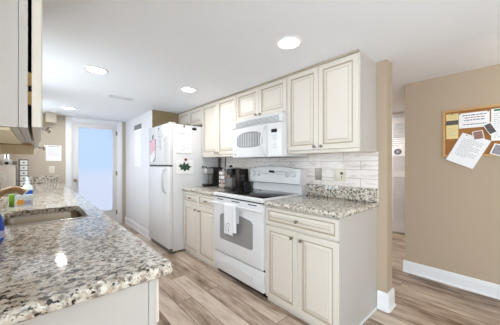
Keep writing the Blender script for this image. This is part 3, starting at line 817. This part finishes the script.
bm = bmesh.new(); tube(bm, [(FF-.008, 3.691, 1.590), (FF-.010, 3.704, 1.640), (FF-.008, 3.691, 1.665), (FF-.010, 3.679, 1.640), (FF-.008, 3.691, 1.590)], .003, 6); obj('loop', bm, 'greypl', pm)
magnet('hook_magnet', 'grey magnet hook carrying the pink pot holder', (FF-.0005, 3.691, 1.668), '-x', .013, 'greypl')
# tall poster on the white passage wall
PX = 1.375-.0005
t, n_ = sheet('wall_chart', 'tall white wall chart with a grey heading on the white passage wall', 'chart', (PX, 4.86, 1.965), (0, -1, 0), (0, 0, -1), .43, .79,
              [(.0, .09, [(.0, 1.0)], 'vent')] + [(yf, .012, [(a, a+.05)], 'inkd') for yf, a in ((.22, .1), (.22, .75), (.42, .12), (.42, .55), (.66, .1), (.86, .15), (.86, .8))])

# ------------------------------------------------------------------ things on the right worktops
def outlet(name, label, cat, x, y, z, w, h, m, kind, nrm):
    """wall plate in plane X=x facing -X (nrm='-x') or in plane Y facing -Y"""
    loc = (x, y, z-h/2)
    t = thing(name, label, cat, loc)
    def P(a0, a1, z0, z1, d0, d1, mi, part, bev=0):
        if nrm == '-x': bm = B((x-d1, x-d0, y+a0, y+a1, z+z0, z+z1, bev))
        else: bm = B((x+a0, x+a1, y-d1, y-d0, z+z0, z+z1, bev))
        return obj(part, bm, mi, t, smooth=30)
    P(-w/2, w/2, -h/2, h/2, .0005, .006, m, 'plate', .002)
    if kind == 'sockets':
        for dz in (.02, -.02):
            P(-.017, .017, dz-.014, dz+.014, .006, .0075, m, 'socket', .001)
            for a in (-.007, .007): P(a-.0015, a+.0015, dz-.004, dz+.006, .0075, .008, 'slot', 'slot')
    else:
        P(.008, .040, -.033, .033, .006, .0085, m, 'rocker', .002)
        P(-.036, -.010, .004, .026, .006, .0075, 'slot', 'socket')
        P(-.026, -.020, -.035, -.005, .006, .0072, 'slot', 'slot')
    return t
TX = XW-.010
outlet('wall_outlet', 'grey metal outlet plate on the marble tile next to the stove', 'outlet', TX, 1.350, 1.130, .080, .122, 'plated', 'sockets', '-x')
outlet('wall_switch', 'ivory double plate with outlet and rocker switch on the marble tile', 'switch', TX, 1.118, 1.130, .125, .122, 'plate', 'combo', '-x')
outlet('wall_outlet', 'white outlet plate low on the beige back wall beside the garden door', 'outlet', .180, YB, 1.138, .076, .122, 'plate', 'sockets', '-y')

# single-serve coffee maker
km = thing('pod_coffee_maker', 'black and silver pod coffee maker standing nearest the fridge', 'coffee maker', (1.95, 3.0, ZT))
bm = bmesh.new(); bx(bm, 1.92, 2.12, 2.955, 3.07, ZT, 1.185, .012, 3); obj('water_tank', bm, 'blackpl', km)
bm = bmesh.new(); bx(bm, 1.80, 1.93, 2.955, 3.07, ZT, .945, .012, 3); obj('drip_tray', bm, 'blackpl', km)
bm = bmesh.new(); bx(bm, 1.89, 1.93, 2.97, 3.055, .94, 1.10, .01, 3); obj('column', bm, 'greypl', km)
bm = bmesh.new(); bx(bm, 1.80, 1.93, 2.952, 3.073, 1.09, 1.175, .018, 3); obj('brew_head', bm, 'silverpl', km)
bm = bmesh.new(); tube(bm, smooth_path([(1.83, 2.96, 1.17), (1.80, 2.965, 1.195), (1.79, 3.01, 1.20), (1.80, 3.06, 1.195), (1.83, 3.065, 1.17)], 4), .007, 8); obj('lid_handle', bm, 'blackpl', km)
bm = bmesh.new(); tube(bm, smooth_path([(2.15, 2.99, .95), (2.16, 2.985, 1.10), (2.163, 2.98, 1.22), (2.163, 2.98, 1.337)], 6), .006, 8)
tag(obj('power_cord', bm, 'blackpl'), 'black power cord rising behind the pod coffee maker to the wall cabinet', 'cord')

# pod carousel
kc = thing('pod_carousel', 'white and chrome carousel of coffee pods between the two coffee machines', 'pod holder', (1.86, 2.61, ZT))
bm = bmesh.new(); lathe(bm, [(.062, 0), (.064, .006), (.056, .012), (.012, .016), (.010, .255), (0, .26)], (1.86, 2.61, ZT)); obj('stand', bm, 'chrome', kc)
bm = bmesh.new()
for k in range(6):
    a = 2*PI*k/6+.3
    tube(bm, [(1.86+.012*math.cos(a), 2.61+.012*math.sin(a), 1.145), (1.86+.058*math.cos(a), 2.61+.058*math.sin(a), 1.145), (1.86+.058*math.cos(a), 2.61+.058*math.sin(a), .925)], .003, 6)
obj('wire_frame', bm, 'chrome', kc)
for lv in range(4):
    for k in range(5):
        a = 2*PI*(k+.5*(lv % 2))/5+.2
        bm = bmesh.new(); t_ = bmesh.new()
        lathe(t_, [(.016, 0), (.022, .030), (.0235, .031), (0, .033)], (0, 0, 0), 'z', 12)
        m_ = Matrix.Translation((1.86, 2.61, .948+lv*.054)) @ Matrix.Rotation(a, 4, 'Z') @ Matrix.Translation((.018, 0, 0)) @ AX['x']
        merge(bm, t_, m_)
        tag(obj('coffee_pod', bm, 'white' if (k+lv) % 3 else 'cup'), 'single coffee pod in the carousel beside the coffee machines', 'coffee pod', 'coffee pods in the carousel')

# large black coffee machine
cm = thing('coffee_machine', 'big dark brown coffee machine with grey side tank next to the stove', 'coffee machine', (1.95, 2.43, ZT))
bm = bmesh.new(); bx(bm, 1.905, 2.07, 2.335, 2.535, ZT, 1.175, .008, 3); obj('machine_body', bm, 'brownpl', cm)
bm = bmesh.new(); bx(bm, 1.80, 1.905, 2.335, 2.520, ZT, .935, .006); obj('drip_tray', bm, 'blackpl', cm)
bm = bmesh.new(); bx(bm, 1.835, 1.905, 2.39, 2.525, .935, 1.055, .006, 3); obj('side_tank', bm, 'greypl', cm)
bm = bmesh.new(); bx(bm, 1.84, 2.02, 2.42, 2.60, 1.175, 1.190, .005); obj('top_tray', bm, 'silverpl', cm)
bm = bmesh.new(); bx(bm, 1.85, 1.91, 2.42, 2.52, 1.09, 1.172, .01, 3); obj('brew_head', bm, 'blackpl', cm)
bm = bmesh.new(); lathe(bm, [(.022, 0), (.026, .012), (.018, .026), (0, .030)], (1.95, 2.56, 1.190), n=14)
tag(obj('jar_lid', bm, 'blackpl'), 'small black cap lying on top of the big coffee machine', 'cap')
bm = bmesh.new(); tube(bm, smooth_path([(2.08, 2.36, 1.03), (2.12, 2.31, 1.08), (2.15, 2.295, 1.14), (2.155, 2.29, 1.20)], 5), .005, 8)
tag(obj('power_cord', bm, 'greypl'), 'grey cord looping from the big coffee machine towards the microwave', 'cord')
bm = bmesh.new(); bx(bm, 1.97, 2.08, 2.296, 2.330, ZT, 1.01, .012, 3)
tag(obj('spice_tin', bm, 'blackpl'), 'short dark tin between the big coffee machine and the stove', 'tin')

# ------------------------------------------------------------------ things round the sink
fa = thing('kitchen_faucet', 'champagne-coloured low-arc faucet reaching over the sink', 'faucet', (-.245, 2.10, ZT))
bm = bmesh.new(); lathe(bm, [(.034, 0), (.034, .008), (.027, .016), (.025, .09), (.022, .13), (0, .14)], (-.235, 2.10, ZT)); obj('faucet_base', bm, 'bronze', fa)
bm = bmesh.new(); pts = smooth_path([(-.235, 2.10, .985), (-.20, 2.10, 1.025), (-.155, 2.09, 1.062), (-.115, 2.085, 1.075), (-.085, 2.08, 1.070), (-.060, 2.075, 1.050)], 5)
tube(bm, pts, [.017+.006*i/len(pts) for i in range(len(pts))], 14); obj('spout', bm, 'bronze', fa)
bm = bmesh.new(); tube(bm, [(-.235, 2.10, 1.04), (-.25, 2.11, 1.07), (-.26, 2.16, 1.11)], [.012, .009, .006], 10); obj('lever', bm, 'bronze', fa)
ft = thing('filter_tap', 'thin white gooseneck tap behind the main faucet', 'tap', (-.27, 2.42, ZT))
bm = bmesh.new(); tube(bm, smooth_path([(-.27, 2.42, ZT), (-.27, 2.42, 1.10), (-.255, 2.42, 1.165), (-.215, 2.42, 1.185), (-.180, 2.42, 1.165), (-.170, 2.42, 1.125), (-.176, 2.42, 1.115)], 6), .006, 10); obj('spout', bm, 'white', ft)
bm = bmesh.new(); lathe(bm, [(.02, 0), (.02, .006), (.010, .012), (.010, .05)], (-.27, 2.42, ZT), n=14); obj('tap_base', bm, 'chrome', ft)
# cream bread bin and tower behind it
Y_ = 3.85
bb = thing('bread_bin', 'large plain cream bin standing behind the faucet', 'bin', (-.26, Y_, ZT))
bm = bmesh.new(); bx(bm, -.327, -.189, Y_, Y_+.25, ZT, 1.205, .010, 3); obj('bin_body', bm, 'cream', bb)
bm = bmesh.new(); bx(bm, -.328, -.187, Y_-.002, Y_+.252, 1.205, 1.222, .006, 3); obj('lid', bm, 'cream', bb)
ca = thing('white_canister', 'white rounded canister with black spot standing on the cream bin', 'canister', (-.275, Y_+.12, 1.222))
bm = bmesh.new(); lathe(bm, [(.045, 0), (.050, .01), (.050, .05), (.042, .068), (0, .075)], (-.275, Y_+.12, 1.222)); obj('canister_body', bm, 'white', ca)
bm = bmesh.new(); lathe(bm, [(.018, 0), (.018, .004), (0, .005)], (-.270, Y_+.0705, 1.245), '-y', 16); obj('black_spot', bm, 'blackpl', ca)
bm = bmesh.new(); bx(bm, -.222, -.192, Y_+.1, Y_+.16, 1.222, 1.268, .004); tag(obj('card_box', bm, 'sage'), 'small grey-green box standing on the cream bin', 'box')
dtow = thing('drawer_tower', 'narrow white tower of little drawers beside the cream bin', 'drawer tower', (-.12, Y_+.1, ZT))
bm = bmesh.new(); bx(bm, -.172, -.088, Y_+.002, Y_+.2, ZT, 1.292, .005); obj('tower_frame', bm, 'greypl', dtow)
for k in range(6):
    z = .915+k*.062
    bm = bmesh.new(); bx(bm, -.156, -.092, Y_-.014, Y_+.18, z, z+.053, .004); d = obj('drawer', bm, 'white', dtow)
    bm = bmesh.new(); lathe(bm, [(.007, 0), (.009, .010), (0, .012)], (-.124, Y_-.014, z+.027), '-y', 12); obj('knob', bm, 'greypl', d)
# soap bottle with blue label
sp = thing('soap_bottle', 'clear pump bottle with a bright blue label beyond the sink', 'bottle', (-.066, 2.86, ZT))
bm = bmesh.new(); lathe(bm, [(.030, 0), (.033, .006), (.033, .115), (.026, .14), (.011, .155), (.011, .165), (0, .165)], (-.066, 2.86, ZT), n=18); obj('bottle_body', bm, 'clear', sp)
bm = bmesh.new(); lathe(bm, [(.0336, .045), (.0336, .10)], (-.066, 2.86, ZT), n=18); obj('bottle_label', bm, 'bluelab', sp)
bm = bmesh.new(); lathe(bm, [(.014, .163), (.014, .178), (.006, .182), (.006, .20), (.013, .202), (.013, .212), (0, .214)], (-.066, 2.86, ZT), n=14); obj('pump', bm, 'clear', sp)
# sponge caddy
sc = thing('sponge_caddy', 'clear caddy with an orange and white label at the far edge of the sink', 'caddy', (-.08, 2.58, ZT))
bm = bmesh.new()
for b in ((-.130, -.030, 2.545, 2.549), (-.130, -.030, 2.621, 2.625), (-.130, -.126, 2.549, 2.621), (-.034, -.030, 2.549, 2.621)): bx(bm, *b, ZT, ZT+.085)
bx(bm, -.126, -.034, 2.549, 2.621, ZT, ZT+.004); obj('tray', bm, 'clear', sc, smooth=0)
obj('caddy_label', B((-.082, -.038, 2.5436, 2.545, ZT+.012, ZT+.045)), 'lav', sc, smooth=0)
bm = bmesh.new(); st = []
for i in range(12):
    a = 2*PI*i/12; r = .028 if i % 2 == 0 else .019; st.append((-.100+r*math.cos(a), 2.5445, ZT+.032+r*math.sin(a)))
poly_prism(bm, st, (0, -.0015, 0)); obj('star_mark', bm, 'orange', sc, smooth=0)
bm = bmesh.new(); bx(bm, -.166, -.138, 2.57, 2.63, ZT, ZT+.095, .006, 2); tag(obj('kitchen_sponge', bm, 'lime'), 'upright green sponge beside the clear caddy', 'sponge')
cupo = thing('patterned_cup', 'white cup with reddish pattern left of the green sponge, behind the faucet', 'cup', (-.20, 2.56, ZT))
bm = bmesh.new(); lathe(bm, [(.026, 0), (.032, .01), (.036, .08), (.033, .08), (.028, .012), (0, .010)], (-.208, 2.56, ZT), n=18); obj('cup_body', bm, 'cream', cupo)
bm = bmesh.new()
for k in range(14):
    a = 2*PI*k/14; z = ZT+.022+.018*(k % 3); r = .0335+.003*(k % 3)/2; lathe(bm, [(.005, 0), (.005, .0015), (0, .0015)], (-.208+(r-.001)*math.cos(a), 2.56+(r-.001)*math.sin(a), z), '-y', 8)
obj('painted_dots', bm, 'inkr', cupo)
# dish soap at the left edge
ds = thing('dish_soap', 'blue dish soap bottle at the near left corner of the sink', 'bottle', (-.143, 1.47, ZT))
bm = bmesh.new(); lathe(bm, [(.030, 0), (.034, .008), (.036, .06), (.030, .10), (.020, .125), (.011, .14), (0, .14)], (-.143, 1.47, ZT), n=20, scale=(1, .7, 1)); obj('bottle_body', bm, 'blue', ds)
bm = bmesh.new(); lathe(bm, [(.013, .139), (.013, .158), (.006, .17), (0, .172)], (-.143, 1.47, ZT), n=14); obj('cap', bm, 'white', ds)
bm = bmesh.new(); lathe(bm, [(.0352, .015), (.0366, .045)], (-.143, 1.47, ZT), n=20, scale=(1, .7, 1)); obj('bottle_label', bm, 'lav', ds)
# notice on the back wall
rows = [(.06, .014, [(.12, .6), (.64, .9)], 'inkd')] + text_rows(.20, .62, 7, .008, 'ink', .12, .88, 21)
sheet('notice_sheet', 'white typed notice taped to the beige back wall above the outlet', 'paper', (.102, YB-.0005, 1.565), (1, 0, 0), (0, 0, -1), .214, .275, rows)

# ------------------------------------------------------------------ cork board and papers in the hall
XP = XB-.0005
bd = thing('cork_board', 'oak-framed cork pin board on the tan hall wall', 'pin board', (XB, .10, 1.305))
Y0, Y1, Z0, Z1 = -.40, .489, 1.306, 1.784
obj('cork_panel', B((XP-.010, XP, Y0+.015, Y1-.015, Z0+.015, Z1-.015)), 'cork', bd, smooth=0)
for nm, b in (('frame_rail', (Y0, Y1, Z1-.022, Z1)), ('frame_rail', (Y0, Y1, Z0, Z0+.022)), ('frame_stile', (Y0, Y0+.022, Z0+.022, Z1-.022)), ('frame_stile', (Y1-.022, Y1, Z0+.022, Z1-.022))):
    obj(nm, B((XP-.020, XP, b[0], b[1], b[2], b[3], .003)), 'oak', bd)
XK = XP-.0105
dn, rt = (0, 0, -1), (0, -1, 0)
t, n_ = sheet('flyer', 'pale yellow flyer with a dark photo band at the corner of the cork board', 'flyer', (XK, .458, 1.742), rt, dn, .094, .252,
              text_rows(.04, .18, 3, .006, 'inkd', .1, .9, 31) + [(.26, .046, [(0, 1)], 'photo')] + text_rows(.56, .86, 5, .006, 'ink', .15, .85, 32), ('yellow', 'ink'), group=None)
sheet('handwritten_sign', 'wide white handwritten sign pinned at the top of the cork board', 'sign', (XK, .360, 1.736), rt, dn, .216, .148,
      [(.14, .014, words_(.12, .9, 41), 'inkd'), (.30, .014, words_(.2, .85, 42), 'inkr'), (.46, .014, words_(.18, .88, 43), 'inkd'), (.74, .013, words_(.15, .9, 44), 'inkd')])
sheet('printed_page', 'white printed page with green heading on the cork board, cut by the frame edge', 'paper', (XK, .134, 1.745), rt, dn, .22, .295,
      [(.02, .016, [(.08, .75)], 'greenbar')] + text_rows(.14, .88, 13, .008, 'ink', .08, .9, 51))
ang = math.atan2(.093, .194)
sheet('loose_page', 'large typed page hanging aslant over the bottom of the cork board', 'paper', (XK-.014, .332, 1.545), (0, -math.cos(ang), -math.sin(ang)), (0, math.sin(ang), -math.cos(ang)), .222, .292,
      text_rows(.16, .72, 12, .007, 'ink', .14, .86, 61), sag=.01)
for nm, lb, y, z, w, h, a, m in (('snapshot', 'small brown photo pinned above the slanting page', .262, 1.545, .075, .085, .15, 'photo2'),
                                 ('snapshot', 'small dark photo strip leaning between the sign and the green-headed page', .188, 1.600, .055, .11, .45, 'photo'),
                                 ('snapshot', 'grey photo card at the lower edge of the cork board', .110, 1.425, .13, .10, -.35, 'photo3')):
    u = (0, -math.cos(a), math.sin(a)); v = (0, -math.sin(a), -math.cos(a))
    sheet(nm, lb, 'photo', (XK-.028, y, z), u, v, w, h, [(.08, h*.84, [(.08, .92)], m)], ('paper', m), th=.001)
for k, (y, z, lb) in enumerate(((.408, 1.735, 'steel pin at the top of the yellow flyer'), (.352, 1.728, 'steel pin at the left corner of the handwritten sign'), (.152, 1.728, 'steel pin at the right corner of the handwritten sign'),
                                (.30, 1.515, 'steel pin holding the slanting page'), (.44, 1.345, 'steel pin alone in the lower cork corner'))):
    bm = bmesh.new(); lathe(bm, [(.0015, 0), (.0015, .008), (.0055, .010), (.004, .018), (.006, .020), (0, .022)], (XK-(.016 if 'slanting' in lb else .0) + (.006 if 'alone' in lb else 0), y, z), '-x', 10)
    tag(obj('push_pin', bm, 'nickel'), lb, 'pin')

# ------------------------------------------------------------------ louvred closet doors down the hall
def louvre(y0, y1, label):
    t = thing('louvre_door', label, 'door', (4.78, (y0+y1)/2, 0), 'bifold closet leaves')
    x0, x1 = 4.752, 4.782
    bm = bmesh.new()
    for b in ((y0, y0+.055, .03, 2.06), (y1-.055, y1, .03, 2.06), (y0+.055, y1-.055, 1.96, 2.06), (y0+.055, y1-.055, .03, .20), (y0+.055, y1-.055, 1.00, 1.10)):
        bx(bm, x0, x1, *b[:2], *b[2:])
    obj('door_frame', bm, 'louv', t, smooth=0)
    for za, zb in ((.20, 1.00), (1.10, 1.96)):
        bm = bmesh.new(); n = int((zb-za)/.030)
        for k in range(n):
            z = za+(k+.5)*(zb-za)/n
            t_ = bmesh.new(); bx(t_, -.019, .019, y0+.055, y1-.055, -.0035, .0035)
            merge(bm, t_, Matrix.Translation((4.767, 0, z)) @ Matrix.Rotation(-.8, 4, 'Y'))
        obj('slats', bm, 'louv', t, smooth=0)
    return t
louvre(1.115, 1.485, 'white louvred closet door with a notice on it, seen through the hall gap')
louvre(1.487, 1.857, 'white louvred closet door beside the one with the notice, behind the wall end')
bm = bmesh.new()
for b in ((1.045, 1.113, 0, 2.075), (1.859, 1.927, 0, 2.075), (1.045, 1.927, 2.075, ZH-.001)): bx(bm, 4.772, 4.801, *b)
struct('trim_3', bm, 'trim', smooth=0)
struct('slat_shade_backing', B((4.783, 4.80, 1.113, 1.859, 0, 2.075)), 'applgrey', smooth=0)  # grey sheet added so the gaps between slats look shaded
t, n_ = sheet('door_notice', 'white notice with a dark oval emblem fixed to the louvred closet door', 'sign', (4.7505, 1.475, 1.70), rt, dn, .22, .33,
              text_rows(.06, .40, 4, .016, 'ink', .1, .9, 71))
bm = bmesh.new(); lathe(bm, [(.062, 0), (.062, .002), (0, .002)], (4.7485, 1.362, 1.452), '-x', 24, scale=(.85, 1, 1)); em = obj('oval_emblem', bm, 'inkd', t)
bm = bmesh.new(); lathe(bm, [(.028, 0), (.028, .001), (.014, .001)], (4.7462, 1.362, 1.452), '-x', 14); obj('emblem_mark', bm, 'silverpl', em)

# ------------------------------------------------------------------ ceiling lights and vents
def can(x, y, label, watts, zc=ZC):
    t = thing('ceiling_light', label, 'ceiling light', (x, y, zc), 'recessed ceiling lights')
    bm = bmesh.new(); lathe(bm, [(.098, 0), (.098, .004), (.090, .009), (.080, .007), (.074, .003), (.074, 0)], (x, y, zc), '-z', 32); obj('trim_ring', bm, 'trim', t)
    bm = bmesh.new(); lathe(bm, [(.0745, 0), (.0745, .0035), (.05, .005), (0, .006)], (x, y, zc), '-z', 32); obj('diffuser', bm, 'lamp', t)
    ld = bpy.data.lights.new('lamp', 'AREA'); ld.shape = 'DISK'; ld.size = .14; ld.energy = watts; ld.color = (1, .98, .95)
    lo = bpy.data.objects.new('lamp', ld); C.objects.link(lo); lo.parent = t; lo.location = (0, 0, -.012)
can(1.356, 1.086, 'round recessed ceiling light nearest the camera, in front of the big wall cabinet', CAN_W*.08)
can(.407, 2.603, 'round recessed ceiling light over the long worktop, just past the left cabinet', CAN_W*.6)
can(1.324, 2.562, 'round recessed ceiling light in front of the fridge cabinet', CAN_W)
can(.358, 4.68, 'small distant recessed ceiling light near the garden door', CAN_W*1.2)
can(3.95, 1.75, 'unseen recessed light added in the hall ceiling to brighten the louvred closet', CAN_W*3.6, ZH)  # lamp added out of view for the dark end of the hall
gl = thing('fill_globe', 'unseen white globe lamp added under the hall ceiling to brighten it', 'ceiling light', (2.72, -.55, ZH))  # out-of-view lamp added to lift the hall ceiling
bm = bmesh.new(); lathe(bm, [(.06, 0), (.06, .02), (.012, .03), (.012, .10), (.03, .105)], (2.72, -.55, ZH), '-z', 20); obj('ceiling_mount', bm, 'nickel', gl)
bm = bmesh.new(); lathe(bm, [(.03, 0)] + [(.09*math.sin(a), .09-.09*math.cos(a)) for a in [.4+i*(PI-.4)/12 for i in range(12)]] + [(0, .18)], (2.72, -.55, ZH-.10), '-z', 24); obj('glass_globe', bm, emit('fill_globe_glow', (255, 250, 242), FILL_GLOBE), gl)
def vent(x0, x1, y0, y1, label):
    t = thing('ceiling_vent', label, 'vent', ((x0+x1)/2, (y0+y1)/2, ZC))
    obj('vent_frame', B((x0, x1, y0, y0+.015, ZC-.006, ZC), (x0, x1, y1-.015, y1, ZC-.006, ZC), (x0, x0+.015, y0, y1, ZC-.006, ZC), (x1-.015, x1, y0, y1, ZC-.006, ZC)), 'trim', t, smooth=0)
    obj('vent_backing', B((x0+.014, x1-.014, y0+.014, y1-.014, ZC-.002, ZC)), 'vent', t, smooth=0)
    bm = bmesh.new()
    for k in range(5):
        y = y0+.025+k*(y1-y0-.05)/4; bx(bm, x0+.015, x1-.015, y-.0025, y+.0025, ZC-.005, ZC-.002)
    obj('vent_louvres', bm, 'trim', t, smooth=0)
vent(.68, .97, 3.42, 3.54, 'white slotted ceiling vent in the middle of the galley')
vent(.50, .80, 5.20, 5.28, 'white slotted ceiling vent just in front of the garden door')
